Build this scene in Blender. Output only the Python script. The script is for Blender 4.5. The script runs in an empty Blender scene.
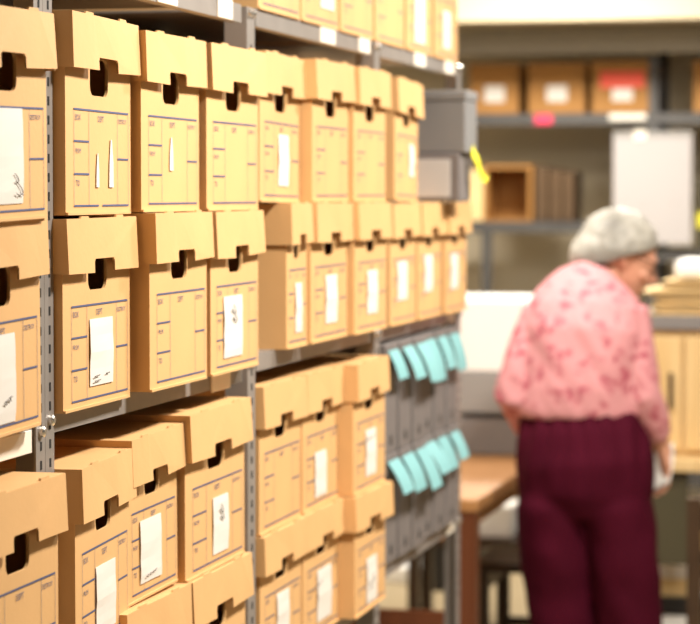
import bpy, bmesh, math, random
from mathutils import Vector, Matrix, noise
random.seed(7)
scn = bpy.context.scene
COL = scn.collection
R = math.radians
CAMZ = 1.6

# ------------------------------------------------------------------ helpers
def link(o, parent=None):
    COL.objects.link(o)
    if parent: o.parent = parent
    return o

def tag(o, label, cat, group=None):
    o['label'] = label; o['category'] = cat
    if group: o['group'] = group
    return o

def thing(name, label, cat, loc=(0, 0, 0), rot=(0, 0, 0), group=None):
    o = bpy.data.objects.new(name, None)
    o.empty_display_size = .05
    o.location = loc; o.rotation_euler = rot
    link(o)
    return tag(o, label, cat, group)

def to_mesh(bm, name, mats, smooth=False):
    me = bpy.data.meshes.new(name)
    bmesh.ops.recalc_face_normals(bm, faces=bm.faces)
    bm.to_mesh(me); bm.free()
    for m in (mats if isinstance(mats, (list, tuple)) else [mats]): me.materials.append(m)
    if smooth:
        for p in me.polygons: p.use_smooth = True
    return me

def obj(name, bm, mats, parent=None, smooth=False, loc=None):
    o = bpy.data.objects.new(name, to_mesh(bm, name, mats, smooth))
    if loc: o.location = loc
    return link(o, parent)

def mobj(name, me, parent=None, loc=(0, 0, 0), rot=(0, 0, 0), scale=(1, 1, 1)):
    o = bpy.data.objects.new(name, me)
    o.location = loc; o.rotation_euler = rot; o.scale = scale
    return link(o, parent)

def struct(name, bm, m):
    o = obj(name, bm, m); o['kind'] = 'structure'; return o

def box(bm, x0, x1, y0, y1, z0, z1, mi=0, bev=0.0):
    vs = [bm.verts.new(p) for p in ((x0,y0,z0),(x1,y0,z0),(x1,y1,z0),(x0,y1,z0),(x0,y0,z1),(x1,y0,z1),(x1,y1,z1),(x0,y1,z1))]
    fs = [bm.faces.new([vs[i] for i in q]) for q in ((3,2,1,0),(4,5,6,7),(0,1,5,4),(1,2,6,5),(2,3,7,6),(3,0,4,7))]
    for f in fs: f.material_index = mi
    if bev > 0:
        es = list({e for f in fs for e in f.edges})
        r = bmesh.ops.bevel(bm, geom=es, offset=bev, segments=2, profile=.5, affect='EDGES')
        for f in r['faces']: f.material_index = mi
    return vs

def bx(x0, x1, y0, y1, z0, z1, bev=0.0):
    bm = bmesh.new(); box(bm, x0, x1, y0, y1, z0, z1, 0, bev); return bm

def tube(bm, pts, radii, n=12, caps=True, up=None, mi=0):
    """loft of elliptical rings through pts; radii: float or (ra, rb)"""
    rings = []; pts = [Vector(p) for p in pts]
    for i, p in enumerate(pts):
        d = (pts[min(i+1, len(pts)-1)] - pts[max(i-1, 0)]).normalized()
        ref = Vector(up) if up else (Vector((1, 0, 0)) if abs(d.x) < .9 else Vector((0, 1, 0)))
        a = (ref - d*ref.dot(d)).normalized(); b = d.cross(a)
        ra, rb = radii[i] if isinstance(radii[i], (tuple, list)) else (radii[i], radii[i])
        rings.append([bm.verts.new(p + a*ra*math.cos(2*math.pi*k/n) + b*rb*math.sin(2*math.pi*k/n)) for k in range(n)])
    for r0, r1 in zip(rings, rings[1:]):
        for k in range(n):
            f = bm.faces.new((r0[k], r0[(k+1) % n], r1[(k+1) % n], r1[k])); f.material_index = mi
    if caps:
        for r in (rings[0], rings[-1]):
            f = bm.faces.new(r); f.material_index = mi
    return rings

def ball(bm, c, r, seg=20, rot=None):
    M = Matrix.Translation(c) @ (rot.to_4x4() if rot else Matrix.Identity(4)) @ Matrix.Diagonal((r[0], r[1], r[2], 1))
    bmesh.ops.create_uvsphere(bm, u_segments=seg, v_segments=seg//2+2, radius=1, matrix=M)

def prism(bm, poly, axis, d0, d1, mi=0):
    """polygon in the two axes other than `axis`, extruded d0..d1"""
    def P(u, v, d):
        return {'x': (d, u, v), 'y': (u, d, v), 'z': (u, v, d)}[axis]
    a = [bm.verts.new(P(u, v, d0)) for u, v in poly]; b = [bm.verts.new(P(u, v, d1)) for u, v in poly]
    fs = [bm.faces.new(a), bm.faces.new(b[::-1])]
    n = len(a)
    for i in range(n): fs.append(bm.faces.new((a[i], b[i], b[(i+1) % n], a[(i+1) % n])))
    for f in fs: f.material_index = mi

def remeshed(bm, name, mats, voxel, smooth_it=6, wrinkle=None):
    bmesh.ops.recalc_face_normals(bm, faces=bm.faces)
    me = bpy.data.meshes.new(name + '_raw'); bm.to_mesh(me); bm.free()
    o = bpy.data.objects.new(name, me); COL.objects.link(o)
    m = o.modifiers.new('r', 'REMESH'); m.mode = 'VOXEL'; m.voxel_size = voxel
    if smooth_it:
        s = o.modifiers.new('s', 'SMOOTH'); s.factor = .5; s.iterations = smooth_it
    dg = bpy.context.evaluated_depsgraph_get()
    me2 = bpy.data.meshes.new_from_object(o.evaluated_get(dg))
    bpy.data.objects.remove(o); bpy.data.meshes.remove(me)
    me2.name = name
    if wrinkle:
        nr = [v.normal.copy() for v in me2.vertices]
        for v, n in zip(me2.vertices, nr): v.co += n*wrinkle(v.co)
    me2.materials.clear()
    for m in (mats if isinstance(mats, (list, tuple)) else [mats]): me2.materials.append(m)
    for p in me2.polygons: p.use_smooth = True
    return me2

# ------------------------------------------------------------------ materials
def mat(name, col, rough=.6, metal=0, var=0.0, scale=20, bump=0.0, bscale=200, stretch=(1, 1, 1), col2=None, spec=.5):
    m = bpy.data.materials.new(name); m.use_nodes = True
    nt = m.node_tree; N = nt.nodes; L = nt.links; b = N['Principled BSDF']
    b.inputs['Roughness'].default_value = rough; b.inputs['Metallic'].default_value = metal
    b.inputs['Specular IOR Level'].default_value = spec
    b.inputs['Base Color'].default_value = (*col, 1)
    if var or col2 or bump:
        tc = N.new('ShaderNodeTexCoord'); mp = N.new('ShaderNodeMapping'); mp.inputs['Scale'].default_value = stretch
        L.new(tc.outputs['Object'], mp.inputs[0])
    if var or col2:
        nz = N.new('ShaderNodeTexNoise'); nz.inputs['Scale'].default_value = scale; nz.inputs['Detail'].default_value = 5
        L.new(mp.outputs[0], nz.inputs['Vector'])
        rp = N.new('ShaderNodeValToRGB'); rp.color_ramp.elements[0].position = .3; rp.color_ramp.elements[1].position = .7
        c2 = col2 or tuple(c*(1-var) for c in col)
        rp.color_ramp.elements[0].color = (*c2, 1); rp.color_ramp.elements[1].color = (*col, 1)
        L.new(nz.outputs['Fac'], rp.inputs[0]); L.new(rp.outputs[0], b.inputs['Base Color'])
    if bump:
        n2 = N.new('ShaderNodeTexNoise'); n2.inputs['Scale'].default_value = bscale; n2.inputs['Detail'].default_value = 3
        L.new(mp.outputs[0], n2.inputs['Vector'])
        bp = N.new('ShaderNodeBump'); bp.inputs['Strength'].default_value = bump; bp.inputs['Distance'].default_value = .002
        L.new(n2.outputs['Fac'], bp.inputs['Height']); L.new(bp.outputs[0], b.inputs['Normal'])
    return m

M = {}
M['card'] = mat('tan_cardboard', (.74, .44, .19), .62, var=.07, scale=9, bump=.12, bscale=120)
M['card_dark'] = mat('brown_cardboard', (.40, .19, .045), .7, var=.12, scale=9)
M['ink'] = mat('blue_grey_ink', (.085, .105, .21), .6)
M['paper'] = mat('white_paper', (.79, .755, .71), .6, var=.03, scale=15)
M['pencil'] = mat('handwriting', (.22, .20, .20), .7)
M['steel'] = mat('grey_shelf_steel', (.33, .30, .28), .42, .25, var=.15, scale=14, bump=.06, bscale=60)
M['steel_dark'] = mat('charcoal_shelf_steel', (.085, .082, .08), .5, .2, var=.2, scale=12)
M['bolt'] = mat('zinc_bolt', (.75, .73, .70), .25, .9)
M['hole'] = mat('black_slot', (.012, .010, .009), .9)
M['holder'] = mat('cream_label_holder', (.90, .84, .74), .45)
M['case'] = mat('grey_document_board', (.185, .165, .163), .6, var=.1, scale=20)
M['case_light'] = mat('light_grey_board', (.22, .218, .222), .55, var=.06, scale=14)
M['pale'] = mat('pale_grey_label', (.55, .54, .54), .6)
M['cyan'] = mat('cyan_paper', (.21, .47, .50), .65)
M['yellow'] = mat('yellow_ribbon', (.90, .82, .05), .5)
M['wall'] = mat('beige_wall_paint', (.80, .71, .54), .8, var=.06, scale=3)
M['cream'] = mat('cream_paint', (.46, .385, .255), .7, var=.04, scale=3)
M['ceil'] = mat('ceiling_tile', (.42, .39, .33), .85, var=.06, scale=40)
M['floor'] = mat('tan_floor_vinyl', (.42, .33, .20), .4, var=.12, scale=5)
M['wood'] = mat('orange_brown_wood', (.50, .25, .10), .6, col2=(.38, .18, .06), scale=6, stretch=(1, .08, 1))
M['wood_dark'] = mat('red_brown_wood', (.16, .05, .018), .4, col2=(.10, .028, .01), scale=10, stretch=(1, 1, .1))
M['wood_light'] = mat('pale_maple', (.80, .58, .29), .45, col2=(.68, .46, .20), scale=8, stretch=(3, 3, .3))
M['chairwood'] = mat('dark_chair_wood', (.055, .028, .014), .4, var=.3, scale=15)
M['olive'] = mat('dark_olive_panel', (.075, .062, .028), .6, var=.15, scale=5)
M['black'] = mat('black_plastic', (.015, .013, .012), .5)
M['white'] = mat('white_plastic', (.95, .94, .92), .5, var=.02, scale=6)
M['greyplastic'] = mat('grey_plastic', (.32, .31, .30), .55, var=.05, scale=6)
M['greyplastic2'] = mat('darker_grey_plastic', (.22, .205, .20), .55, var=.05, scale=6)
M['manila'] = mat('manila_folder', (.82, .60, .29), .65, var=.14, scale=12)
M['red'] = mat('red_orange_label', (.95, .12, .07), .5)
M['pink_sticker'] = mat('pink_sticker', (.85, .05, .14), .5)
M['skin'] = mat('skin', (.72, .36, .24), .5, var=.08, scale=30)
M['hair'] = mat('silver_hair', (.54, .515, .46), .5, col2=(.075, .069, .06), scale=7, stretch=(1, 1, .6), bump=.6, bscale=90)
M['maroon'] = mat('maroon_trouser_cloth', (.062, .0034, .014), .85, var=.2, scale=8, spec=.08)
M['shoe'] = mat('black_shoe_leather', (.02, .017, .016), .4)

def blouse_mat():
    m = bpy.data.materials.new('pink_floral_cloth'); m.use_nodes = True
    nt = m.node_tree; N = nt.nodes; L = nt.links; b = N['Principled BSDF']; b.inputs['Roughness'].default_value = .75
    tc = N.new('ShaderNodeTexCoord')
    nz = N.new('ShaderNodeTexNoise'); nz.inputs['Scale'].default_value = 18; nz.inputs['Detail'].default_value = 2
    L.new(tc.outputs['Object'], nz.inputs['Vector'])
    mx = N.new('ShaderNodeMixRGB'); mx.inputs['Fac'].default_value = .1
    L.new(tc.outputs['Object'], mx.inputs[1]); L.new(nz.outputs['Color'], mx.inputs[2])
    vo = N.new('ShaderNodeTexVoronoi'); vo.inputs['Scale'].default_value = 24; vo.feature = 'F1'
    L.new(mx.outputs[0], vo.inputs['Vector'])
    rp = N.new('ShaderNodeValToRGB')
    e = rp.color_ramp.elements
    e[0].position = .16; e[0].color = (.40, .075, .115, 1); e[1].position = .50; e[1].color = (.62, .275, .295, 1)
    k = e.new(.29); k.color = (.50, .16, .19, 1)
    L.new(vo.outputs['Distance'], rp.inputs[0]); L.new(rp.outputs[0], b.inputs['Base Color'])
    return m
M['blouse'] = blouse_mat()

# ------------------------------------------------------------------ the room
struct('floor', bx(-4.2, 3.2, -1.5, 12.3, -.12, 0), M['floor'])
struct('ceiling', bx(-4.2, 3.2, -1.5, 12.3, 2.75, 2.87), M['ceil'])
struct('wall_back', bx(-4.2, 3.2, 12.3, 12.42, 0, 2.75), M['wall'])
struct('wall_left', bx(-4.32, -4.2, -1.5, 12.42, 0, 2.75), M['wall'])
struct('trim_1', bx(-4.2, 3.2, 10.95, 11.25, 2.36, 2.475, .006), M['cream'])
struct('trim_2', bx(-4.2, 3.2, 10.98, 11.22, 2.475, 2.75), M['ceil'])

# ------------------------------------------------------------------ archive box prototype meshes
BW, BD, BH = .294, .385, .255           # body width (along the shelf), depth, height
LW, LZ0, LZ1 = .304, .188, .262

def text_verts(s, size):
    cu = bpy.data.curves.new('t', 'FONT'); cu.body = s; cu.size = size; cu.extrude = 0; cu.resolution_u = 2
    o = bpy.data.objects.new('t', cu); COL.objects.link(o)
    dg = bpy.context.evaluated_depsgraph_get()
    me = bpy.data.meshes.new_from_object(o.evaluated_get(dg))
    vs = [v.co.copy() for v in me.vertices]; fs = [tuple(p.vertices) for p in me.polygons]
    bpy.data.objects.remove(o); bpy.data.curves.remove(cu); bpy.data.meshes.remove(me)
    return vs, fs
TXT = {s: text_verts(s, .0115) for s in ('BOX', 'FROM', 'TO', 'DEPT', 'DESTROY')}

def put_text(bm, s, y, z, X, mi, sc=1.0):
    vs, fs = TXT[s]
    nv = [bm.verts.new((X, y + v.x*sc, z + v.y*sc)) for v in vs]
    for f in fs:
        try:
            g = bm.faces.new([nv[i] for i in f]); g.material_index = mi
        except ValueError: pass

def panel_with_hole(bm, outer, hole, X, t):
    """flat panel in the yz plane at x=X with a hole, thickness t going to -x"""
    es = []
    for loop in (outer, hole):
        vs = [bm.verts.new((X, y, z)) for y, z in loop]
        es += [bm.edges.new((vs[i], vs[(i+1) % len(vs)])) for i in range(len(vs))]
    r = bmesh.ops.triangle_fill(bm, use_beauty=True, edges=es, normal=(1, 0, 0))
    fs = [g for g in r['geom'] if isinstance(g, bmesh.types.BMFace)]
    e = bmesh.ops.extrude_face_region(bm, geom=fs)
    bmesh.ops.translate(bm, vec=(-t, 0, 0), verts=[g for g in e['geom'] if isinstance(g, bmesh.types.BMVert)])

def rrect(y0, y1, z0, z1, r, n=5, top=True):
    p = []
    for (cy, cz, a0) in ((y1-r, z1-r, 0), (y0+r, z1-r, 90), (y0+r, z0+r, 180), (y1-r, z0+r, 270)):
        for k in range(n+1):
            a = R(a0 + 90*k/n); p.append((cy + r*math.cos(a), cz + r*math.sin(a)))
    return p

def body_mesh(split_bottom=False):
    bm = bmesh.new(); t = .004; h = BW/2; d = BD/2
    panel_with_hole(bm, [(-h, 0), (h, 0), (h, BH), (-h, BH)], rrect(-.041, .041, .162, .212, .014), d, t)
    box(bm, -d, -d+t, -h, h, 0, BH)
    box(bm, -d+t, d-t, -h, -h+t, 0, BH); box(bm, -d+t, d-t, h-t, h, 0, BH)
    box(bm, -d+t, d-t, -h+t, h-t, 0, t)
    # worn bottom lip of the front panel
    box(bm, d-.001, d+.0035, -h, h-.01, 0, .0035)
    X = d + .0009
    y0, y1, z0, z1 = -.113, .134, .011, .143
    def ln(a, b, c, e): 
        f = bm.faces.new([bm.verts.new((X, *q)) for q in ((a, c), (b, c), (b, e), (a, e))]); f.material_index = 1
    w = .0026; n = .0009
    ln(y0, y1, z1-w, z1)
    if split_bottom: ln(y0, -.005, z0, z0+w); ln(.012, y1, z0, z0+w)
    else: ln(y0, y1, z0, z0+w)
    for y in (y0, y0+.065, y1-.052, y1-n): ln(y, y+n, z0, z1)
    for k in (1, 2):
        z = z0 + (z1-z0)*k/3; ln(y0, y0+.065, z-w/2, z+w/2)
    ln(y1-.052, y1, (z0+z1)/2-w/2, (z0+z1)/2+w/2)
    put_text(bm, 'BOX', y0+.006, z1-.016, X, 1)
    put_text(bm, 'FROM', y0+.006, z1-.016-(z1-z0)/3, X, 1, .8)
    put_text(bm, 'TO', y0+.008, z1-.016-(z1-z0)*2/3, X, 1)
    put_text(bm, 'DEPT', y0+.105, z1-.016, X, 1)
    put_text(bm, 'DESTROY', y1-.049, z1-.016, X, 1, .78)
    return to_mesh(bm, 'body', [M['card'], M['ink']])

def lid_mesh(seed):
    rnd = random.Random(seed)
    bm = bmesh.new(); h = LW/2; f = BD/2 + .010; b = -(BD/2 + .006); t = .003; fl = .003
    n0, n1, nz = -.043, .043, LZ0 + .018
    poly = [(-h, LZ0), (n0, LZ0+rnd.uniform(-.002, .001)), (n0, nz-.004), (n0+.004, nz), (n1-.004, nz), (n1, nz-.004), (n1, LZ0), (h, LZ0+rnd.uniform(-.001, .003)),
            (h, LZ1), (.095, LZ1), (.092, LZ1+.0035), (.062, LZ1+.0035), (.06, LZ1), (-.06, LZ1), (-.062, LZ1+.003), (-.092, LZ1+.003), (-.095, LZ1), (-h, LZ1)]
    prism(bm, poly, 'x', f-t, f)
    box(bm, b, b+t, -h, h, LZ0, LZ1)
    box(bm, b+t, f-t, -h, -h+t, LZ0, LZ1); box(bm, b+t, f-t, h-t, h, LZ0, LZ1)
    box(bm, b+t, f-t, -h+t, h-t, LZ1-t, LZ1)
    bmesh.ops.subdivide_edges(bm, edges=[e for e in bm.edges if e.calc_length() > .1], cuts=4, use_grid_fill=True)
    for v in bm.verts:
        k = max(0, (LZ1 - v.co.z)/(LZ1-LZ0))
        if abs(v.co.x - f) < .004: v.co.x += fl*k + .0016*noise.noise(v.co*14 + Vector((seed*3.1, 0, 0)))
        if v.co.z > LZ1-.004 and abs(v.co.x) < .18: v.co.z += -.003*max(0, 1 - (v.co.x/.18)**2 - (v.co.y/.14)**2)
    return to_mesh(bm, 'lid', M['card'])

BODY = body_mesh(); BODY_SPLIT = body_mesh(True)
LIDS = [lid_mesh(s) for s in (1, 2, 3, 4)]

def paper_label(parent, u, v, w, h, scrib=None, name='paper_label'):
    bm = bmesh.new(); X = BD/2 + .0016; n = 8
    g = [[bm.verts.new((X + .0012*math.sin(3.1*i/n) + .0012*noise.noise(Vector((i*.5, j*.5, u*40))), u - w/2 + w*j/3, v - h/2 + h*i/n)) for j in range(4)] for i in range(n+1)]
    for i in range(n):
        for j in range(3): bm.faces.new((g[i][j], g[i][j+1], g[i+1][j+1], g[i+1][j]))
    r = bmesh.ops.extrude_face_region(bm, geom=bm.faces[:])
    bmesh.ops.translate(bm, vec=(-.0008, 0, 0), verts=[q for q in r['geom'] if isinstance(q, bmesh.types.BMVert)])
    Xs = X + .0028
    if scrib:
        for (a, b_, amp, cyc) in scrib:          # strokes: start, end (fractions of the sheet), wiggle
            pts = []
            for k in range(25):
                s = k/24
                yy = u - w/2 + w*(a[0] + (b_[0]-a[0])*s) + amp*w*math.sin(cyc*6.28*s)
                zz = v - h/2 + h*(a[1] + (b_[1]-a[1])*s) + amp*h*.6*math.cos(cyc*6.28*s+1)
                pts.append((Xs, yy, zz))
            tube(bm, pts, [.0007]*25, 4, mi=1)
    return obj(name, bm, [M['paper'], M['pencil']], parent)

BACK = 0
def archive_box(spec):
    name, y, X, zb, rz, roll, sy, sz, lid, label, group, pap, body, lr, lrot = spec
    rot = (R(roll), 0, R(rz))
    d = BD/2
    loc = (X - d*math.cos(R(rz)), y - d*math.sin(R(rz)), zb)
    t = thing('archive_box', label, 'box', loc, rot, group)
    mobj('body', body or BODY, t, scale=(1, sy, sz))
    rnd = random.Random(label)
    mobj('lid', LIDS[lid % 4], t, loc=(rnd.uniform(-.001, .002), 0, lr), rot=(R(rnd.uniform(-.35, .35)), 0, R(rnd.uniform(-.5, .5) - lrot)), scale=(1, sy, sz))
    if pap:
        for p in (pap if isinstance(pap, list) else [pap]): paper_label(t, *p)
    return t

C = CAMZ
zM = {0: C-.302, 1: C-.290, 2: C-.279, 3: C-.283}
zL = {0: C-.868, 1: C-.868, 2: C-.845, 3: C-.800}
zT = C+.322
HB = .2635                                   # stacking height
gM2 = 'archive boxes in the upper layer on the middle shelf'; gM1 = 'archive boxes in the lower layer on the middle shelf'
gL2 = 'archive boxes in the upper layer on the lower shelf'; gL1 = 'archive boxes in the lower layer on the lower shelf'; gT = 'archive boxes on the top shelf'
hand = [((.12, .14), (.35, .15), .01, 3), ((.62, .15), (.78, .16), .01, 3), ((.12, .07), (.4, .08), .008, 4)]
mark = [((.45, .82), (.55, .55), .12, 2)]
S = []
def add(row, y, X, bay, label, pap=None, rz=0, roll=0, sy=1, sz=1, lid=0, body=None, dz=0, base=None, lr=0, lrot=0):
    g = {'M2': gM2, 'M1': gM1, 'L2': gL2, 'L1': gL1, 'T': gT}[row]
    zb = base if base is not None else {'M1': zM[bay], 'M2': zM[bay]+HB, 'L1': zL[bay], 'L2': zL[bay]+HB, 'T': zT}[row]
    S.append(('archive_box', y, X, zb + dz, rz, roll, sy, sz, lid, label, g, pap, body, lr, lrot))

# middle shelf, upper layer
add('M2', 2.905, -1.115, 0, 'tan archive box at the left edge, middle shelf upper layer, wide white sheet in front', (-.03, .080, .17, .118, [((.80, .30), (.92, .12), .05, 1.5), ((.82, .10), (.97, .08), .02, 1)]), roll=1.1, dz=.005, sz=.99, lr=.003)
add('M2', 3.325, -1.138, 1, 'tan archive box with two thin white strips, upper layer, right of the perforated post', rz=1.0, lid=1, body=BODY_SPLIT, dz=-.002, sz=1.015, lr=.007)  # its white strips stand for glare on the front
add('M2', 3.636, -1.130, 1, 'tan archive box with a single thin white strip on its front, upper layer', lid=2, lr=.003)  # its white strip is a glare streak built as a shape
add('M2', 3.952, -1.122, 1, 'tan archive box with an empty printed form, upper layer, left of the second post', rz=-.8, lid=3, lr=.003)
add('M2', 4.360, -1.150, 2, 'tan archive box with a tall white label, upper layer, right of the second post', (.018, .076, .07, .092), rz=.5, lid=1, roll=-.7, lr=.002)
add('M2', 4.664, -1.130, 2, 'unlabelled tan archive box, upper layer, left of the plain pair before the third post', lid=0, lr=.005)
add('M2', 4.969, -1.122, 2, 'unlabelled tan archive box, upper layer, right of the plain pair before the third post', lid=2, lr=.005)
add('M2', 5.365, -1.130, 3, 'tan archive box with a faint narrow label, upper layer, beside the grey cartons', (.06, .09, .06, .07), rz=2.0, lid=3, roll=-1.0, dz=.004)
# middle shelf, lower layer
add('M1', 2.918, -1.130, 0, 'tan archive box at the left edge, middle shelf lower layer, torn white sheet in front', (-.03, .071, .16, .112, [((.72, .22), (.9, .28), .03, 2)]), roll=1.1, lid=2, lr=.006)
add('M1', 3.320, -1.140, 1, 'tan archive box with a crisp white label, lower layer, right of the perforated post', (.012, .075, .100, .093, hand), rz=.5, lid=3, dz=-.005)
add('M1', 3.636, -1.118, 1, 'tan archive box with an empty blue form, middle shelf lower layer, brown side showing', lid=1)
add('M1', 3.955, -1.120, 1, 'tan archive box with a white label, lower layer, just left of the second post', (-.018, .074, .112, .100, mark), rz=.4, lid=0)
add('M1', 4.408, -1.132, 2, 'narrow tan archive box with a slim white label, lower layer, wide brown side visible', (.010, .072, .045, .09), sy=.50, lid=1)
add('M1', 4.652, -1.130, 2, 'tan archive box with a white label, lower layer, directly right of the narrow box', (.012, .078, .088, .092), lid=2)
add('M1', 4.960, -1.118, 2, 'tan archive box with a white label, lower layer, last one before the third post', (.010, .080, .09, .088), lid=3)
add('M1', 5.353, -1.134, 3, 'tan archive box with a white label, lower layer, first one past the third post', (-.015, .094, .10, .085), sy=.93, lid=1)
add('M1', 5.638, -1.132, 3, 'tan archive box with a white label, lower layer, middle of the far three', (-.02, .102, .09, .085), sy=.93, lid=0)
add('M1', 5.923, -1.125, 3, 'tan archive box with a white label, lower layer, last at the far shelf end', (-.025, .098, .09, .085), sy=.93, lid=2)
# lower shelf, upper layer
add('L2', 2.912, -1.106, 0, 'tan archive box with a worn lid in the bottom left corner of the photo', (-.03, .040, .09, .05), lid=3, base=zL[0]+.2365, lr=.007)
add('L2', 3.322, -1.134, 1, 'tan archive box with a long white label, lower shelf, right of the perforated post', (.008, .066, .105, .094), rz=4.0, lid=2, base=zL[1]+.2365)
add('L2', 3.580, -1.144, 1, 'narrower tan archive box with a white label, lower shelf, between two labelled boxes', (-.010, .070, .095, .094, [((.2, .1), (.7, .14), .02, 4)]), rz=-1.5, lid=1, sy=.80, sz=.935, roll=1.2, dz=.003)
add('L2', 3.877, -1.131, 1, 'tan archive box with a crisp white label, lower shelf, left of the second post', (.022, .068, .085, .092, mark), rz=-.5, lid=0, roll=.3, sy=1.13)
add('L2', 4.356, -1.149, 2, 'tan archive box with a plain printed form, lower shelf, right of the second post', rz=0, lid=3, base=zL[2]+.245)
add('L2', 4.663, -1.149, 2, 'tan archive box with a white label, lower shelf, next to the plain form box', (-.010, .063, .09, .086), rz=0, lid=2, base=zL[2]+.245)
add('L2', 4.957, -1.120, 2, 'tan archive box with a white label, lower shelf, beside the upper grey document cases', (.009, .074, .09, .094, [((-.35, .8), (.7, .83), .03, 3)]), lid=1, base=zL[2]+.245)
# lower shelf, lower layer
add('L1', 2.912, -1.112, 0, 'tan archive box underneath the worn lid box in the bottom left corner', lid=1, sz=.895)
add('L1', 3.290, -1.130, 1, 'tan archive box underneath the box with the long white label, lower shelf', lid=3, sz=.895, sy=.77)
add('L1', 3.562, -1.138, 1, 'tan archive box at the bottom edge, underneath the narrower labelled box', rz=-1, lid=2)
add('L1', 3.890, -1.132, 1, 'tan archive box at the bottom edge, just left of the second post', lid=0, roll=.3, sy=1.13)
add('L1', 4.356, -1.148, 2, 'tan archive box at the bottom edge with a white label, right of the second post', (.008, .085, .085, .08), lid=2, sz=.93)
add('L1', 4.663, -1.148, 2, 'tan archive box at the bottom edge with a large white label, middle of three', (.016, .073, .11, .10, [((-.4, .72), (.3, .78), .03, 2)]), lid=1, sz=.93)
add('L1', 4.957, -1.118, 2, 'tan archive box with a skewed lid, beside the lower grey document cases', (.008, .058, .095, .092, [((.2, .3), (.7, .6), .05, 2)]), rz=.5, lid=3, sz=.93, lrot=2.2)
# top shelf
for i, (y, lab, pap) in enumerate((
        (4.365, 'leftmost tan archive box on the top shelf, above the second post', None),
        (4.672, 'tan archive box on the top shelf, white label cut by the photo top edge', (.05, .085, .11, .10)),
        (4.985, 'tan archive box on the top shelf, plain front, left of the third post', None),
        (5.298, 'tan archive box on the top shelf, plain front, above the third post', None),
        (5.612, 'tan archive box on the top shelf with a wide white label, second from far end', (.0, .075, .115, .107)),
        (5.935, 'tan archive box on the top shelf with a narrow white label, at the far end', (.0, .072, .095, .09)))):
    add('T', y, -1.152, 3, lab, pap, lid=i)

built = {}
for s in S: built[s[9]] = archive_box(s)

# glare streaks on two box fronts, imitated by narrow tapered white strips
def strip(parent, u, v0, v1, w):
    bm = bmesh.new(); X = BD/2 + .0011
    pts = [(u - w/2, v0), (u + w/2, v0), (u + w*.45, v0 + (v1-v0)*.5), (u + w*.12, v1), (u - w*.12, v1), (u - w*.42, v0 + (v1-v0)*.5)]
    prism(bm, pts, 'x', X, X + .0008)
    return obj('glare_streak', bm, M['paper'], parent)
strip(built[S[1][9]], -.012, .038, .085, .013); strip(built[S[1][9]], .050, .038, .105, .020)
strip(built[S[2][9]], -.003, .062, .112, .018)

# ------------------------------------------------------------------ steel shelving
XF = -1.150; XB = -1.60                       # front and rear planes of the uprights
def post_bm(y, side, z1, front=True, w=.05):
    """slotted angle: one flange facing the aisle, one returning into the shelf"""
    bm = bmesh.new(); t = .003
    xf = XF if front else XB
    s = -1 if front else 1
    box(bm, min(xf, xf+s*t), max(xf, xf+s*t), y, y+w, 0, z1)
    ys = y if side < 0 else y+w-t
    box(bm, min(xf+s*t, xf+s*.04), max(xf+s*t, xf+s*.04), ys, ys+t, 0, z1)
    if front:
        z = .6
        while z < z1-.05:
            box(bm, xf-.001, xf+.0006, y+w*.45, y+w*.62, z, z+.012, 1)
            z += .0254
    return bm

def shelf_unit(label, y0, y1, zs, left_posts, right_posts, z_post, holders, back_from):
    pw = lambda y: .0345 if 3.05 < y < 3.16 else .05
    t = thing('shelving_unit', label, 'shelving', ((XF+XB)/2, (y0+y1)/2, 0), group='bays of grey steel shelving')
    ox, oy = (XF+XB)/2, (y0+y1)/2
    def put(name, bm, m, par=t):
        bmesh.ops.translate(bm, vec=(-ox, -oy, 0), verts=bm.verts)
        return obj(name, bm, m, par)
    for (y, sd) in left_posts + right_posts:
        p = put('post', post_bm(y, sd, z_post, True, pw(y)), [M['steel'], M['hole']])
        put('post', post_bm(y, sd, z_post, False), [M['steel'], M['hole']])
        for z in zs:
            for dy in ((.017,) if pw(y) < .04 else (.012, .034)):
                b = bmesh.new(); tube(b, [(XF+.0002, y+dy, z-.012), (XF+.005, y+dy, z-.012), (XF+.0075, y+dy, z-.012)], [.0075, .0075, .004], 10)
                put('bolt', b, M['bolt'], p)
    for z in zs:
        bm = bmesh.new(); a, b = y0+.004, y1-.004
        box(bm, XB+.004, XF-.004, a, b, z-.004, z)
        box(bm, XF-.006, XF-.0035, a, b, z-.031, z-.004)
        box(bm, XF-.022, XF-.006, a, b, z-.031, z-.0285)
        box(bm, XB+.004, XB+.007, a, b, z-.031, z-.004)
        sb = put('shelf_board', bm, M['steel'])
        for (hz, hy, w, h, o) in holders:
            if hz == z:
                bm = bmesh.new(); box(bm, XF-.0034, XF-.0005, hy-w/2, hy+w/2, z-.031+o, z-.031+h+o, 0, .0008)
                put('label_holder', bm, M['holder'], sb)
    bm = bmesh.new(); box(bm, XB-.004, XB-.001, y0, y1, back_from, z_post)  # added dark sheet, keeps light from coming through behind the boxes
    put('added_light_shield', bm, M['steel_dark'])
    return t

zS = .15
shelf_unit('grey steel shelving bay at the left edge, left of the perforated double post', 2.12, 3.096, (zS, zL[0], zM[0], zT), [(2.07, -1)], [(3.0985, 1)], zT-.002,
           [(zM[0], 2.985, .20, .030, -.006)], zL[0])
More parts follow.
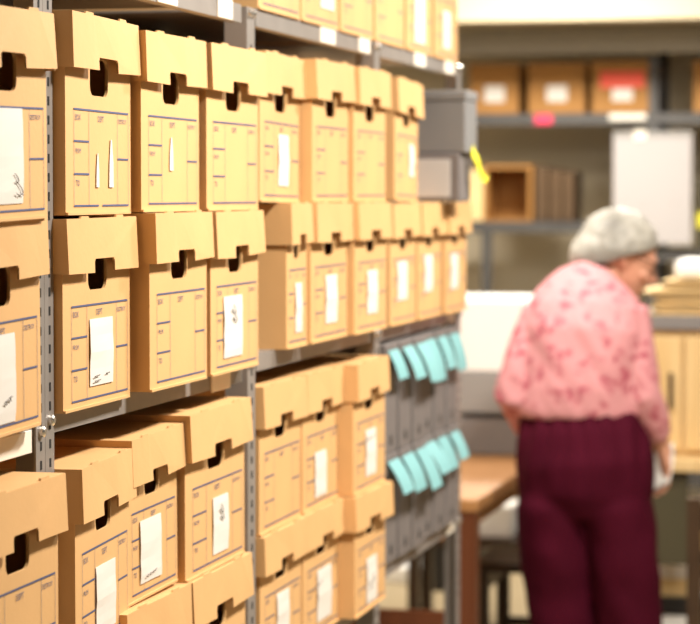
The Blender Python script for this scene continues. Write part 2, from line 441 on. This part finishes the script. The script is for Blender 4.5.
# (the post between two bays belongs to the bay on its right)
shelf_unit('grey steel shelving bay between the perforated double post and the second post', 3.172, 4.120, (zS, zL[1], zM[1], zT), [(3.134, 1)], [], zT-.002,
           [(zT, 3.69, .10, .034, 0), (zT, 4.01, .085, .034, 0), (zM[1], 3.98, .11, .036, -.004)], zL[1])
shelf_unit('grey steel shelving bay between the second and third posts', 4.205, 5.112, (zS, zL[2], zM[2], zT), [(4.138, -1)], [], zT-.002,
           [(zT, 4.73, .12, .032, 0), (zT, 5.05, .10, .032, 0)], zL[2])
shelf_unit('grey steel shelving bay at the far end, holding the grey document cases', 5.202, 6.06, (zS, zL[3], zM[3], zT), [(5.135, -1)], [(6.07, 1)], zT-.002,
           [(zT, 5.62, .12, .032, 0), (zT, 5.98, .12, .032, 0), (zM[3], 6.0, .09, .03, 0), (zL[3], 6.0, .09, .03, 0)], zL[3])

# ------------------------------------------------------------------ grey document cases with cyan slips
CW, CD, CH = .126, .38, .238
def case_meshes():
    bm = bmesh.new(); box(bm, -CD/2, CD/2, -CW/2, CW/2, 0, CH-.03, 0, .003)
    b = to_mesh(bm, 'body', M['case'])
    bm = bmesh.new(); box(bm, -CD/2-.001, CD/2+.003, -CW/2-.0008, CW/2+.0008, CH-.045, CH, 0, .003)
    l = to_mesh(bm, 'lid', M['case'])
    bm = bmesh.new(); tube(bm, [(CD/2+.0004, 0, .03), (CD/2+.002, 0, .03)], [.011, .011], 16)
    r = to_mesh(bm, 'finger_ring', M['steel_dark'])
    return b, l, r
cb, cl, cr = case_meshes()
def slip_mesh(w, h, out, curl):
    bm = bmesh.new(); n = 8; g = []
    for i in range(n+1):
        s = i/n
        g.append([bm.verts.new((CD/2 + .0045 + out*s + curl*math.sin(s*3.1), -w/2 + w*j/4 + .012*s, CH-.014 - h*s)) for j in range(5)])
    for i in range(n):
        for j in range(4): bm.faces.new((g[i][j], g[i][j+1], g[i+1][j+1], g[i+1][j]))
    r = bmesh.ops.extrude_face_region(bm, geom=bm.faces[:])
    bmesh.ops.translate(bm, vec=(.0008, 0, 0), verts=[q for q in r['geom'] if isinstance(q, bmesh.types.BMVert)])
    return to_mesh(bm, 'paper_slip', M['cyan'])
ordn = ['first from the archive boxes', 'second from the archive boxes', 'third from the archive boxes', 'third from the far shelf end', 'second from the far shelf end', 'last at the far shelf end']
SL = [[(.10, .062, .022, .003), (.11, .070, .030, .004), (.12, .085, .034, .005), (.12, .095, .026, .006), (.11, .075, .024, .003), (.12, .088, .020, .004)],
      [(.11, .070, .034, .004), (.12, .080, .030, .005), (.115, .09, .036, .004), (.12, .07, .040, .005), (.115, .075, .028, .003), (.11, .065, .026, .003)]]
for r_ in (1, 0):
    for k in range(6):
        y = 5.212 + CW/2 + k*(CW+.006)
        z = zL[3] + (CH+.001)*(0 if r_ == 0 else 1)
        lab = ('grey document case with a cyan paper slip, %s row, %s' % ('upper' if r_ else 'lower', ordn[k]))
        t = thing('document_case', lab, 'document case', (-1.14 - CD/2 + .004*((k*7) % 3 - 1), y, z), group='grey document cases with cyan slips')
        mobj('body', cb, t); mobj('lid', cl, t); mobj('finger_ring', cr, t)
        mobj('paper_slip', slip_mesh(*SL[1-r_][k]), t)

# two small grey cartons on top of the far archive boxes
def carton_pair():
    zb = zM[3] + HB + .002
    t = thing('grey_carton', 'small grey carton with a pale side label, under the larger grey carton', 'carton', (-1.075-.17, 5.775, zb), group='grey cartons at the shelf end')
    obj('body', bx(-.17, .17, -.068, .068, 0, .112, .004), M['case'], t)
    obj('side_label', bx(.028, .148, -.0705, -.0682, .010, .098, .001), M['pale'], t)
    y = thing('grey_carton', 'larger grey carton stacked on the labelled grey carton, a yellow ribbon hanging from it', 'carton', (-1.062-.17, 5.785, zb+.113), group='grey cartons at the shelf end')
    obj('body', bx(-.17, .17, -.072, .072, 0, .120, .004), M['case_light'], y)
    obj('lid', bx(-.172, .172, -.074, .074, .121, .145, .004), M['case_light'], y)
    bm = bmesh.new()
    pts = [(.173, .0, -.0), (.183, .006, -.02), (.186, .020, -.045), (.190, .034, -.058), (.194, .05, -.064), (.197, .06, -.060)]
    n = len(pts); g = [[bm.verts.new((p[0], p[1]+dy, p[2]+dz)) for dy, dz in ((-.014, -.006), (.016, .008))] for p in [(.1725, -.005, .012)] + pts]
    for a, b in zip(g, g[1:]): bm.faces.new((a[0], a[1], b[1], b[0]))
    r = bmesh.ops.extrude_face_region(bm, geom=bm.faces[:]); bmesh.ops.translate(bm, vec=(.0015, 0, .001), verts=[q for q in r['geom'] if isinstance(q, bmesh.types.BMVert)])
    obj('yellow_ribbon', bm, M['yellow'], y)['label'] = 'bright yellow ribbon'
carton_pair()

# ------------------------------------------------------------------ work table at the end of the row
tx0, tx1, ty0, ty1 = -2.45, -1.232, 6.82, 8.35
t = thing('work_table', 'wooden work table with red-brown legs at the end of the shelving, left of the person', 'table', ((tx0+tx1)/2, (ty0+ty1)/2, 0))
ox, oy = (tx0+tx1)/2, (ty0+ty1)/2
def put(par, name, bm, m, smooth=False):
    bmesh.ops.translate(bm, vec=tuple(-c for c in par.location), verts=bm.verts)
    return obj(name, bm, m, par, smooth)
put(t, 'tabletop', bx(tx0, tx1, ty0, ty1, .715, .75, .004), M['wood'])
bm = bmesh.new()
box(bm, tx0+.05, tx1-.03, ty0+.035, ty0+.057, .63, .715); box(bm, tx0+.05, tx1-.03, ty1-.057, ty1-.035, .63, .715)
box(bm, tx1-.05, tx1-.03, ty0+.057, ty1-.057, .66, .715); box(bm, tx0+.03, tx0+.05, ty0+.057, ty1-.057, .66, .715)
put(t, 'apron', bm, M['wood'])
for lx in (tx0+.005, tx1-.062):
    for ly in (ty0+.005, ty1-.062):
        put(t, 'leg', bx(lx, lx+.057, ly, ly+.057, 0, .715, .003), M['wood_dark'])
put(t, 'stretcher', bx(tx0+.062, tx1-.062, ty0+.015, ty0+.04, .33, .43), M['wood_dark'])

# big white and grey office machine on the table
e = thing('office_machine', 'large white-topped grey office machine on the wooden table, behind the person', 'machine', (-1.33, 8.15, .75))
obj('base', bx(-.22, .22, -.16, .16, 0, .125, .008), M['greyplastic2'], e)
obj('body', bx(-.215, .215, -.155, .155, .135, .275, .008), M['greyplastic'], e)
obj('paper_tray', bx(-.16, .16, -.165, .0, .1255, .1345, .001), M['black'], e)
bm = bmesh.new()
prism(bm, [(-.155, .276), (.155, .276), (.155, .47), (.10, .517), (-.155+.03, .517), (-.155, .50)], 'x', -.215, .215)
obj('cover', bm, M['white'], e)['label'] = 'white cover'

# ------------------------------------------------------------------ back shelving against the wall
by0, by1 = 11.52, 12.0
b = thing('back_shelving', 'charcoal steel shelving along the back wall, holding brown cartons', 'shelving', (-1.2, 11.75, 0))
def bput(name, bm, m, par=b): 
    bmesh.ops.translate(bm, vec=(1.2, -11.75, 0), verts=bm.verts); return obj(name, bm, m, par)
for px in (-2.065, -1.290, -.40):
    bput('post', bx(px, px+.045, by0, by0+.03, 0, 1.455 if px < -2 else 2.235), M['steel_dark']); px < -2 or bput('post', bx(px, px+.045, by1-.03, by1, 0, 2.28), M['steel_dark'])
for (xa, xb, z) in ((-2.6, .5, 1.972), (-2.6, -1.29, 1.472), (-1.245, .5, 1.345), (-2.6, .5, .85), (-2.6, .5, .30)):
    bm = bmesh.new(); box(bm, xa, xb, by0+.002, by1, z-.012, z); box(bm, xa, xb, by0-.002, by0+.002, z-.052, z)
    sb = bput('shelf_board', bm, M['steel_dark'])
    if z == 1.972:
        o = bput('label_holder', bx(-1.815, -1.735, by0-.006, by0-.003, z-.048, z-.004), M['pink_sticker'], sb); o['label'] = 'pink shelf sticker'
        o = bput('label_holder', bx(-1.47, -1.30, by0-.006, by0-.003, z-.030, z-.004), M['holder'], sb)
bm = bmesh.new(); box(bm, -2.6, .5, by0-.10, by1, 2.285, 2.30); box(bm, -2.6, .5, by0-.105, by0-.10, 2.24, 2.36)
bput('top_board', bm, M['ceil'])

def carton(label, x0, x1, z, h, cardm, tagm, red=False, group='brown cartons on the back wall shelf'):
    w = x1-x0
    t = thing('carton', label, 'carton', ((x0+x1)/2, by0+.20, z), group=group)
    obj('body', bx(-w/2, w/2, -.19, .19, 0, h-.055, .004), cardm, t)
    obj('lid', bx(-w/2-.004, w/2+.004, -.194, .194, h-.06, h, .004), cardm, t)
    obj('paper_label', bx(-.045, .050, -.1935, -.1912, .055, .13, .0005), tagm, t)
    if red: obj('red_label', bx(-.10, .105, -.1975, -.1955, .115, .19, .0005), M['red'], t)
    return t
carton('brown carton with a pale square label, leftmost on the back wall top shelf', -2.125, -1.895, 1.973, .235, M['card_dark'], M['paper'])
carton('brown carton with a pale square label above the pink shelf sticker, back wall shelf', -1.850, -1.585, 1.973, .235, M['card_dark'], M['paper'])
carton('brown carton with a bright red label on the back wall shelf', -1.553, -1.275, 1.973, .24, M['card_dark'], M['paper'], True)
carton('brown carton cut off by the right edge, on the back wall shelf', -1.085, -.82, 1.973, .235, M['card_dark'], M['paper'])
# open-fronted carton and dark boxes on the lower back shelf
t = thing('open_carton', 'brown carton lying open towards the aisle, dark inside, on the lower back shelf', 'carton', (-1.945, by0+.16, 1.473))
bm = bmesh.new()
box(bm, -.115, .115, -.15, .15, 0, .010); box(bm, -.115, .115, -.15, .15, .245, .262); box(bm, -.115, -.098, -.15, .15, .010, .245); box(bm, .098, .115, -.15, .15, .010, .245); box(bm, -.098, .098, .14, .15, .010, .245)
obj('shell', bm, M['card_dark'], t)
obj('flap', bx(-.20, -.117, -.155, -.150, .002, .24), M['manila'], t)['label'] = 'pale tan flap folded out'
bindm = mat('brown_binder_cloth', (.10, .055, .022), .7, var=.2, scale=10)
for i, (x, w, lab) in enumerate(((-1.790, .062, 'nearest the open carton'), (-1.724, .058, 'in the middle'), (-1.664, .055, 'nearest the hanging white pad'))):
    t = thing('binder', 'dark brown binder standing on the lower back shelf, ' + lab + ' of three', 'binder', (x, by0+.17, 1.473), group='brown binders on the back shelf')
    bm = bmesh.new(); box(bm, -w/2, w/2, -.13, .13, 0, .255-.012*i, 0, .006); obj('cover', bm, bindm, t)
    obj('spine_label', bx(-w*.28, w*.28, -.1325, -.1305, .12, .19), bindm, t)
# hanging white pad
t = thing('flip_pad', 'large white paper pad hanging from the back shelving above the person', 'pad', (-1.265, by0-.035, 1.37))
obj('sheets', bx(-.180, .180, -.008, .008, 0, .49, .002), mat('pad_paper', (.44, .415, .415), .7), t)
obj('binding_strip', bx(-.181, .181, -.010, .010, .491, .515, .002), M['greyplastic'], t)
bm = bmesh.new(); tube(bm, [(-.05, -.004, .515), (-.05, .0, .55), (-.05, .02, .553), (-.05, .024, .545)], [.004]*4, 8)
obj('hook', bm, M['bolt'], t)
bm = bmesh.new(); box(bm, -.085, -.03, -.014, -.0105, .48, .52, 0, .001); obj('clip', bm, M['holder'], t)
# dark green binder right of the pad
t = thing('ring_binder', 'dark olive ring binder with a yellow spine band, right of the hanging pad', 'binder', (-1.035, by0+.14, 1.346))
obj('cover', bx(-.035, .035, -.13, .13, 0, .32, .004), M['olive'], t)
obj('spine_band', bx(-.030, .030, -.1325, -.1305, .10, .17), M['yellow'], t)['label'] = 'yellow spine band'

# ------------------------------------------------------------------ right side: desk, cabinet, folders
d = thing('desk', 'light wood desk with a dark olive front panel, right of the person', 'desk', (-.55, 8.1, 0))
obj('desktop', bx(-.45, .75, -.32, .40, .735, .775, .004), M['wood_light'], d)
obj('front_panel', bx(-.40, -.195, -.29, -.27, .44, .734), M['olive'], d)['label'] = 'dark olive front panel'
for lx in (-.44, .10, .69):
    for ly in (-.31, .34): obj('leg', bx(lx, lx+.05, ly, ly+.05, 0, .734), M['wood_light'], d)
c = thing('cabinet', 'pale wooden cabinet with a grey top, standing on the desk behind the person', 'cabinet', (-.55, 8.12, .776))
obj('body', bx(-.42, .70, -.20, .26, 0, .395, .003), M['wood_light'], c)
obj('top', bx(-.44, .72, -.225, .27, .396, .44, .003), M['greyplastic2'], c)['label'] = 'grey top'
for i, x in enumerate((-.41, -.215, .09, .395)):
    w = (.185, .295, .295, .295)[i]
    dr = obj('door', bx(x, x+w, -.219, -.2015, .015, .375, .003), M['wood_light'], c)
    obj('handle', bx(x+w-.04, x+w-.028, -.234, -.2195, .15, .26), M['chairwood'], dr)
zf = .776 + .441
foldlab = ['bottom bundle of the pile', 'second bundle up in the pile', 'third bundle up in the pile', 'topmost, under the white parcel']
for i in range(4):
    w = (.34, .33, .36, .30)[i]; x = (-.715, -.70, -.73, -.69)[i]; h = (.026, .024, .026, .022)[i]
    t = thing('folder_bundle', 'bundle of tan folders on the pale cabinet, ' + foldlab[i], 'folders', (x, 8.08, zf), (0, 0, R((2, -3, 4, -2)[i])), 'bundles of tan folders on the cabinet')
    n = 4
    for k in range(n):
        bm = bmesh.new(); hh = h/n
        box(bm, -w/2 + .012*((k*5+i) % 3), w/2 - .01*((k*3) % 2), -.15 + .006*((k*2+i) % 3), .14, k*hh, (k+1)*hh-.0008, 0, .001)
        for v in bm.verts: v.co.z += .004*noise.noise(v.co*6 + Vector((i, k*.05, 0)))*(1 if k else 0)
        obj('folder', bm, M['manila'], t)
    zf += h + .004
t = thing('parcel', 'rounded white parcel lying on top of the tan folder pile', 'parcel', (-.66, 8.08, zf))
bm = bmesh.new(); box(bm, -.15, .15, -.11, .11, 0, .062, 0, .02)
obj('wrapping', bm, M['white'], t, True)
obj('string', bx(-.012, .012, -.112, .112, .0625, .064), M['manila'], t)

# cartons on the floor by the desk
t = thing('floor_carton', 'cream carton with an open top stacked on a black lidded box under the desk', 'carton', (-.845, 8.46, .262))
bm = bmesh.new(); w = .17
box(bm, -w, w, -.16, .16, 0, .006); box(bm, -w, w, -.16, -.152, .006, .25); box(bm, -w, w, .152, .16, .006, .25); box(bm, -w, -w+.008, -.152, .152, .006, .25); box(bm, w-.008, w, -.152, .152, .006, .25)
obj('body', bm, M['manila'], t)
obj('paper_label', bx(-.09, .06, -.1635, -.1605, .06, .16), M['paper'], t)
t = thing('storage_box', 'white storage box with a black lid on the floor under the cream carton', 'box', (-.845, 8.46, 0))
obj('body', bx(-.18, .18, -.17, .17, 0, .20, .004), M['white'], t)
obj('lid', bx(-.187, .187, -.177, .177, .201, .26, .004), M['black'], t)

# chairs
def chair(label, loc, rz, hb):
    t = thing('wooden_chair', label, 'chair', loc, (0, 0, R(rz)), 'dark wooden chairs around the tables')
    m = M['chairwood']
    for sx in (-1, 1):
        obj('leg', bx(sx*.19-.02, sx*.19+.02, .17, .21, 0, .43, .003), m, t)
        bm = bmesh.new(); prism(bm, [(-.21, 0), (-.17, 0), (-.165, .45), (-.19, hb), (-.22, hb), (-.205, .45)], 'x', sx*.19-.02, sx*.19+.02); obj('back_post', bm, m, t)
        obj('side_stretcher', bx(sx*.19-.01, sx*.19+.01, -.165, .17, .20, .23), m, t)
    obj('seat', bx(-.215, .215, -.162, .225, .431, .462, .008), m, t)
    obj('front_rail', bx(-.169, .169, .18, .20, .37, .43), m, t)
    for k, z in enumerate((hb-.09, hb-.22)): obj('back_rail', bx(-.169, .169, -.204, -.188, z, z+.07), m, t)
    return t
chair('dark wooden chair side-on behind the legs of the person', (-1.165, 7.78, 0), 90, .80)
chair('dark wooden chair at the right edge with its back post towards the aisle', (-.470, 7.25, 0), 2, .745)

# low bench further back with two small things on it, boxes on the far floor
t = thing('low_bench', 'dark low bench seen under the wooden work table', 'bench', (-1.55, 9.1, 0))
obj('top', bx(-.35, .30, -.16, .16, .31, .345, .003), M['chairwood'], t)
for lx in (-.33, .26):
    for ly in (-.14, .10): obj('leg', bx(lx, lx+.04, ly, ly+.04, 0, .309), M['chairwood'], t)
t = thing('paper_stack', 'stack of white paper on the low bench under the work table', 'paper', (-1.60, 9.1, .346))
for k in range(4): obj('ream', bx(-.10, .10, -.12+.004*k, .12, .028*k, .028*k+.0265, .002), M['paper'], t)
t = thing('desk_telephone', 'black desk telephone on the low bench beside the white paper', 'telephone', (-1.40, 9.05, .346))
bm = bmesh.new(); prism(bm, [(-.09, 0), (.09, 0), (.09, .075), (-.09, .03)], 'x', -.075, .075); obj('base', bm, M['black'], t)
bm = bmesh.new(); tube(bm, [(-.05, -.08, .055), (-.05, -.05, .075), (-.05, .05, .10), (-.05, .085, .098)], [.024, .014, .014, .024], 10); obj('handset', bm, M['black'], t, True)
obj('keypad', bx(-.01, .06, -.05, .05, .056, .062), M['greyplastic'], t)
t = thing('black_crate', 'black crate on the floor beyond the far shelving bay', 'crate', (-1.89, 10.0, 0))
bm = bmesh.new(); box(bm, -.10, .10, -.15, .15, 0, .01); box(bm, -.10, .10, -.15, -.14, .01, .235); box(bm, -.10, .10, .14, .15, .01, .235); box(bm, -.10, -.09, -.14, .14, .01, .235); box(bm, .09, .10, -.14, .14, .01, .235)
obj('body', bm, M['black'], t); obj('rim', bx(-.108, .108, -.158, -.151, .205, .24), M['black'], t)
t = thing('flat_parcel', 'flat white parcel on the floor under the far shelving bay, left of the black crate', 'parcel', (-2.17, 10.15, 0))
obj('wrapping', bx(-.12, .12, -.15, .15, 0, .07, .012), M['white'], t); obj('tape', bx(-.015, .015, -.152, .152, .0705, .0715), M['manila'], t)

# ------------------------------------------------------------------ the person
PY = 7.0
def P(x, y, z): return Vector((x, PY + y, z))
HC = P(-.872, .150, 1.420)                           # head centre
HR = Matrix.Rotation(R(-68), 3, 'Z') @ Matrix.Rotation(R(-21), 3, 'X')   # turned to the right, looking down
def H(x, y, z): return HC + HR @ Vector((x, y, z))
Lsh, Lel, Lwr = P(-1.098, .04, 1.240), P(-1.160, -.01, 1.035), P(-1.130, .135, .905)
Rsh, Rel, Rwr = P(-.834, .05, 1.246), P(-.800, .01, 1.035), P(-.752, .10, .885)

def hand(bm, wr, d, side, curl, thumbdir):
    """palm and five bent fingers; d = direction of the hand, side = across the palm (towards the thumb), curl = direction the fingers bend"""
    d = d.normalized(); s = (side - d*side.dot(d)).normalized(); c = (curl - d*curl.dot(d)); c = (c - s*c.dot(s)).normalized()
    tube(bm, [wr - d*.03, wr + d*.01, wr + d*.045, wr + d*.088], [(.026, .020), (.030, .017), (.040, .016), (.040, .013)], 12, up=s)
    for k, (off, ln) in enumerate(((.030, .070), (.010, .080), (-.010, .074), (-.029, .056))):
        p0 = wr + d*.075 + s*off; p1 = p0 + d*(.012+ln*.38) + c*.006; p2 = p1 + (d*.8 + c*.6).normalized()*ln*.34; p3 = p2 + (d*.35 + c*.94).normalized()*ln*.28
        tube(bm, [p0, p1, p2, p3], [.0092, .0088, .0078, .0060], 8)
    p0 = wr + d*.022 + s*.024; p1 = p0 + s*.028 + d*.022 + c*.012; p2 = p1 + (s*.3 + d*.75 + c*.5).normalized()*.030; p3 = p2 + (d*.8 + c*.6).normalized()*.024
    tube(bm, [p0, p1, p2, p3], [.014, .012, .0098, .0072], 8)

bm = bmesh.new()
ball(bm, H(0, -.012, .022), (.074, .092, .088), 24, HR)                        # cranium
tube(bm, [H(0, .018, .045), H(0, .03, -.01), H(0, .036, -.06), H(0, .046, -.105)], [(.066, .066), (.064, .062), (.052, .054), (.028, .034)], 20, up=HR @ Vector((1, 0, 0)))  # face and jaw
tube(bm, [H(0, .088, .012), H(0, .103, -.018), H(0, .112, -.034), H(0, .092, -.044)], [.008, .011, .015, .012], 10)   # nose
for sx in (-1, 1):
    ball(bm, H(sx*.030, .080, .022), (.024, .014, .008), 12, HR)               # brow
    ball(bm, H(sx*.031, .078, .004), (.013, .012, .009), 12, HR)               # eyelid
    ball(bm, H(sx*.042, .062, -.030), (.022, .022, .018), 12, HR)              # cheek
    tube(bm, [H(sx*.073, -.012, .026), H(sx*.083, -.020, .014), H(sx*.082, -.016, -.012), H(sx*.074, -.006, -.034)], [(.010, .007), (.017, .007), (.013, .007), (.009, .006)], 10)  # ear
ball(bm, H(0, .083, -.062), (.024, .013, .006), 12, HR); ball(bm, H(0, .081, -.073), (.021, .013, .007), 12, HR)       # lips
ball(bm, H(0, .070, -.100), (.022, .020, .016), 12, HR)                        # chin
tube(bm, [P(-.945, .085, 1.28), P(-.932, .10, 1.355), H(0, -.02, -.05), H(0, -.02, 0)], [(.075, .06), (.055, .055), (.052, .055), (.055, .06)], 16)
tube(bm, [P(-.96, .02, .80), P(-.965, .02, .95), P(-.965, .03, 1.1), P(-.96, .045, 1.22), P(-.94, .07, 1.31)], [(.165, .105), (.145, .10), (.15, .10), (.15, .095), (.07, .06)], 24)
for (a, b_, c_) in ((Lsh, Lel, Lwr), (Rsh, Rel, Rwr)):
    tube(bm, [a + (P(-.96, .05, 1.25)-a)*.3, a, (a+b_)/2, b_, (b_+c_)/2, c_, c_ + (c_-b_).normalized()*.03], [.045, .048, .042, .036, .033, .025, .023], 14)
hand(bm, Lwr, Vector((.10, .75, -.6)), Vector((.6, .2, .6)), Vector((.1, -.2, -1)), None)
hand(bm, Rwr, Vector((.06, .30, -1)), Vector((-.5, .8, .1)), Vector((-.8, -.25, -.1)), None)
for sx, hx, kx, ax in ((-1, -1.04, -1.03, -1.015), (1, -.865, -.835, -.825)):
    tube(bm, [P(hx, .0, .86), P(hx, .0, .74), P(kx, .01, .48), P(kx, .02, .42), P(ax, .01, .30), P(ax, 0, .08), P(ax, 0, .035)], [.09, .085, .056, .055, .052, .036, .038], 16)
    tube(bm, [P(ax, -.05, .05), P(ax, .0, .05), P(ax + sx*.012, .10, .035), P(ax + sx*.016, .165, .028)], [(.030, .03), (.034, .034), (.04, .024), (.034, .016)], 12, up=(1, 0, 0))
body_me = remeshed(bm, 'person', M['skin'], .0052, 3)
person = mobj('person', body_me)
tag(person, 'grey-haired person standing in a pink floral blouse and maroon trousers, head bent down', 'person')

# hair: a shell that leaves the face free
bm = bmesh.new(); bmesh.ops.create_uvsphere(bm, u_segments=112, v_segments=64, radius=1)
for v in bm.verts:
    n = v.co.normalized()
    rad = 1/math.sqrt((n.x/.106)**2 + (n.y/.118)**2 + (n.z/.112)**2)
    edge = -.26 + .72*n.y + .10*noise.noise(n*4)
    q = max(0, min(1, (edge - n.z)/.16)); q = q*q*(3 - 2*q)
    k = (1 - .34*q)*(1 + .5*max(0, -n.y)*max(0, -n.z)*(1 - q))
    rad *= k * (1 + .035*noise.noise(n*4) + .02*noise.noise(Vector((n.x*17, n.y*17, n.z*4))))
    v.co = H(0, -.022, .022) + HR @ (n*rad)
hair = obj('hair', bm, M['hair'], person, True); hair['label'] = 'short silver grey hair'

# blouse
bm = bmesh.new()
tube(bm, [P(-.978, .02, .972), P(-.978, .02, .99), P(-.975, .02, 1.05), P(-.97, .025, 1.13), P(-.965, .03, 1.21), P(-.962, .045, 1.265), P(-.959, .065, 1.308), P(-.952, .085, 1.342), P(-.945, .10, 1.362)],
     [(.176, .125), (.180, .130), (.174, .132), (.168, .132), (.174, .128), (.168, .116), (.146, .100), (.110, .086), (.078, .074)], 32)
tube(bm, [P(-.945, .095, 1.345), P(-.938, .105, 1.376)], [(.072, .072), (.062, .066)], 24)      # collar
for (a, b_, c_, rr) in ((Lsh, Lel, Lwr, 1), (Rsh, Rel, Rwr, 1)):
    cuff = b_ + (c_-b_)*.84
    tube(bm, [a + (P(-.96, .05, 1.26)-a)*.45, a + Vector((0, 0, .004)), a*.6 + b_*.4, b_*.8 + a*.2, b_, b_*.5 + c_*.5, cuff], [.056, .058, .058, .056, .055, .050, .040], 18)
def wr_blouse(co):
    return .006*noise.noise(Vector((co.x*9, co.y*9, co.z*7))) + .004*noise.noise(Vector((co.x*26+co.z*14, co.y*20, co.z*9)))
bl = mobj('blouse', remeshed(bm, 'blouse', M['blouse'], .007, 5, wr_blouse), person); bl['label'] = 'pink floral long-sleeved blouse'

# trousers
bm = bmesh.new()
tube(bm, [P(-.976, .02, 1.0), P(-.974, .02, .975), P(-.968, .01, .92), P(-.958, 0, .84), P(-.955, 0, .76), P(-.953, .005, .70)],
     [(.163, .115), (.168, .118), (.184, .130), (.196, .138), (.194, .130), (.18, .10)], 32)
for sx, h0, k0, a0 in ((-1, -1.050, -1.035, -1.018), (1, -.862, -.835, -.822)):
    tube(bm, [P(h0, 0, .84), P(h0, 0, .72), P((h0+k0)/2, .0, .60), P(k0, .008, .48), P(a0, .01, .34), P(a0, .005, .18), P(a0, .0, .045)],
         [(.070, .08), (.100, .116), (.100, .110), (.096, .102), (.090, .095), (.088, .092), (.088, .095)], 24)
def wr_tr(co):
    top = max(0, min(1, (co.z-.75)/.2))
    return .006*noise.noise(Vector((co.x*8, co.y*8, co.z*4))) + .005*top*math.sin(co.x*120 + 3*noise.noise(co*6)) + .006*noise.noise(Vector((co.x*14, co.y*10, co.z*12)))*(1-top)
trm = mobj('trousers', remeshed(bm, 'trousers', M['maroon'], .0075, 16, wr_tr), person); trm['label'] = 'maroon loose trousers'
for ax, sx in ((-1.018, -1), (-.822, 1)):
    bm = bmesh.new()
    tube(bm, [P(ax, -.075, .035), P(ax, -.05, .04), P(ax, .03, .042), P(ax+sx*.013, .12, .034), P(ax+sx*.018, .185, .022)], [(.03, .032), (.042, .038), (.046, .040), (.05, .032), (.03, .018)], 16, up=(1, 0, 0))
    for v in bm.verts: v.co.z = max(v.co.z, .002)
    obj('shoe', bm, M['shoe'], person, True)
# glasses
bm = bmesh.new()
for sx in (-1, 1):
    ring = [H(sx*.032 + .024*math.cos(a), .099 - .006*abs(math.cos(a)), .004 + .019*math.sin(a)) for a in [2*math.pi*k/20 for k in range(21)]]
    tube(bm, ring, [.0022]*21, 6)
    tube(bm, [H(sx*.056, .094, .008), H(sx*.082, .04, .012), H(sx*.086, -.02, .014)], [.0022]*3, 6)
tube(bm, [H(-.009, .1, .006), H(0, .104, .008), H(.009, .1, .006)], [.002]*3, 6)
obj('glasses', bm, M['black'], person, True)
# paper held in the right hand
bm = bmesh.new(); n = 8; pr = Rwr + Vector((.022, -.022, -.055)); g = []
for i in range(n+1):
    s = i/n
    g.append([bm.verts.new(pr + Vector((-.045 + .055*j/3 + .02*s - .03*s*s, .01 + .02*math.sin(s*2+j*.5), .035 - .115*s + .01*j))) for j in range(4)])
for i in range(n):
    for j in range(3): bm.faces.new((g[i][j], g[i][j+1], g[i+1][j+1], g[i+1][j]))
r = bmesh.ops.extrude_face_region(bm, geom=bm.faces[:]); bmesh.ops.translate(bm, vec=(0, .0015, 0), verts=[q for q in r['geom'] if isinstance(q, bmesh.types.BMVert)])
tag(obj('paper_sheet', bm, M['paper'], None, True), 'folded white paper held in the right hand of the person', 'paper')

# ------------------------------------------------------------------ light
def area(name, loc, size, power, col=(1, .93, .82), rot=(0, 0, 0)):
    l = bpy.data.lights.new(name, 'AREA'); l.shape = 'RECTANGLE'; l.size, l.size_y = size; l.energy = power; l.color = col
    o = bpy.data.objects.new(name, l); o.location = loc; o.rotation_euler = rot; COL.objects.link(o); return o
area('ceiling_lamp', (.0, 3.7, 2.73), (.3, .35), 76)
area('ceiling_lamp', (.0, 5.6, 2.73), (.3, .5), 74)
area('ceiling_lamp', (-1.5, 6.6, 2.73), (.6, .6), 46)
area('ceiling_lamp', (-.6, 8.6, 2.73), (.6, .6), 40)
area('ceiling_lamp', (-1.6, 10.2, 2.73), (1.2, .4), 95)
w = bpy.data.worlds.new('room_light'); scn.world = w; w.use_nodes = True
w.node_tree.nodes['Background'].inputs[0].default_value = (1, .86, .66, 1)
w.node_tree.nodes['Background'].inputs[1].default_value = .035

# ------------------------------------------------------------------ camera
cd = bpy.data.cameras.new('camera'); cam = bpy.data.objects.new('camera', cd); COL.objects.link(cam)
f_px = 2500.0
pitch = math.atan(118/f_px); yaw = math.atan(586/f_px*math.cos(pitch))
cam.location = (0, 0, CAMZ); cam.rotation_euler = (math.pi/2 - pitch, 0, yaw)
cd.sensor_fit = 'HORIZONTAL'; cd.sensor_width = 36; cd.lens = 36*f_px/700
cd.clip_start = .05; cd.clip_end = 60
cd.dof.use_dof = True; cd.dof.focus_distance = 3.45; cd.dof.aperture_fstop = 5.6; cd.dof.aperture_blades = 0
scn.camera = cam
scn.view_settings.view_transform = 'Standard'; scn.view_settings.look = 'None'; scn.view_settings.gamma = 1
scn.view_settings.use_curve_mapping = False; scn.view_settings.exposure = .22
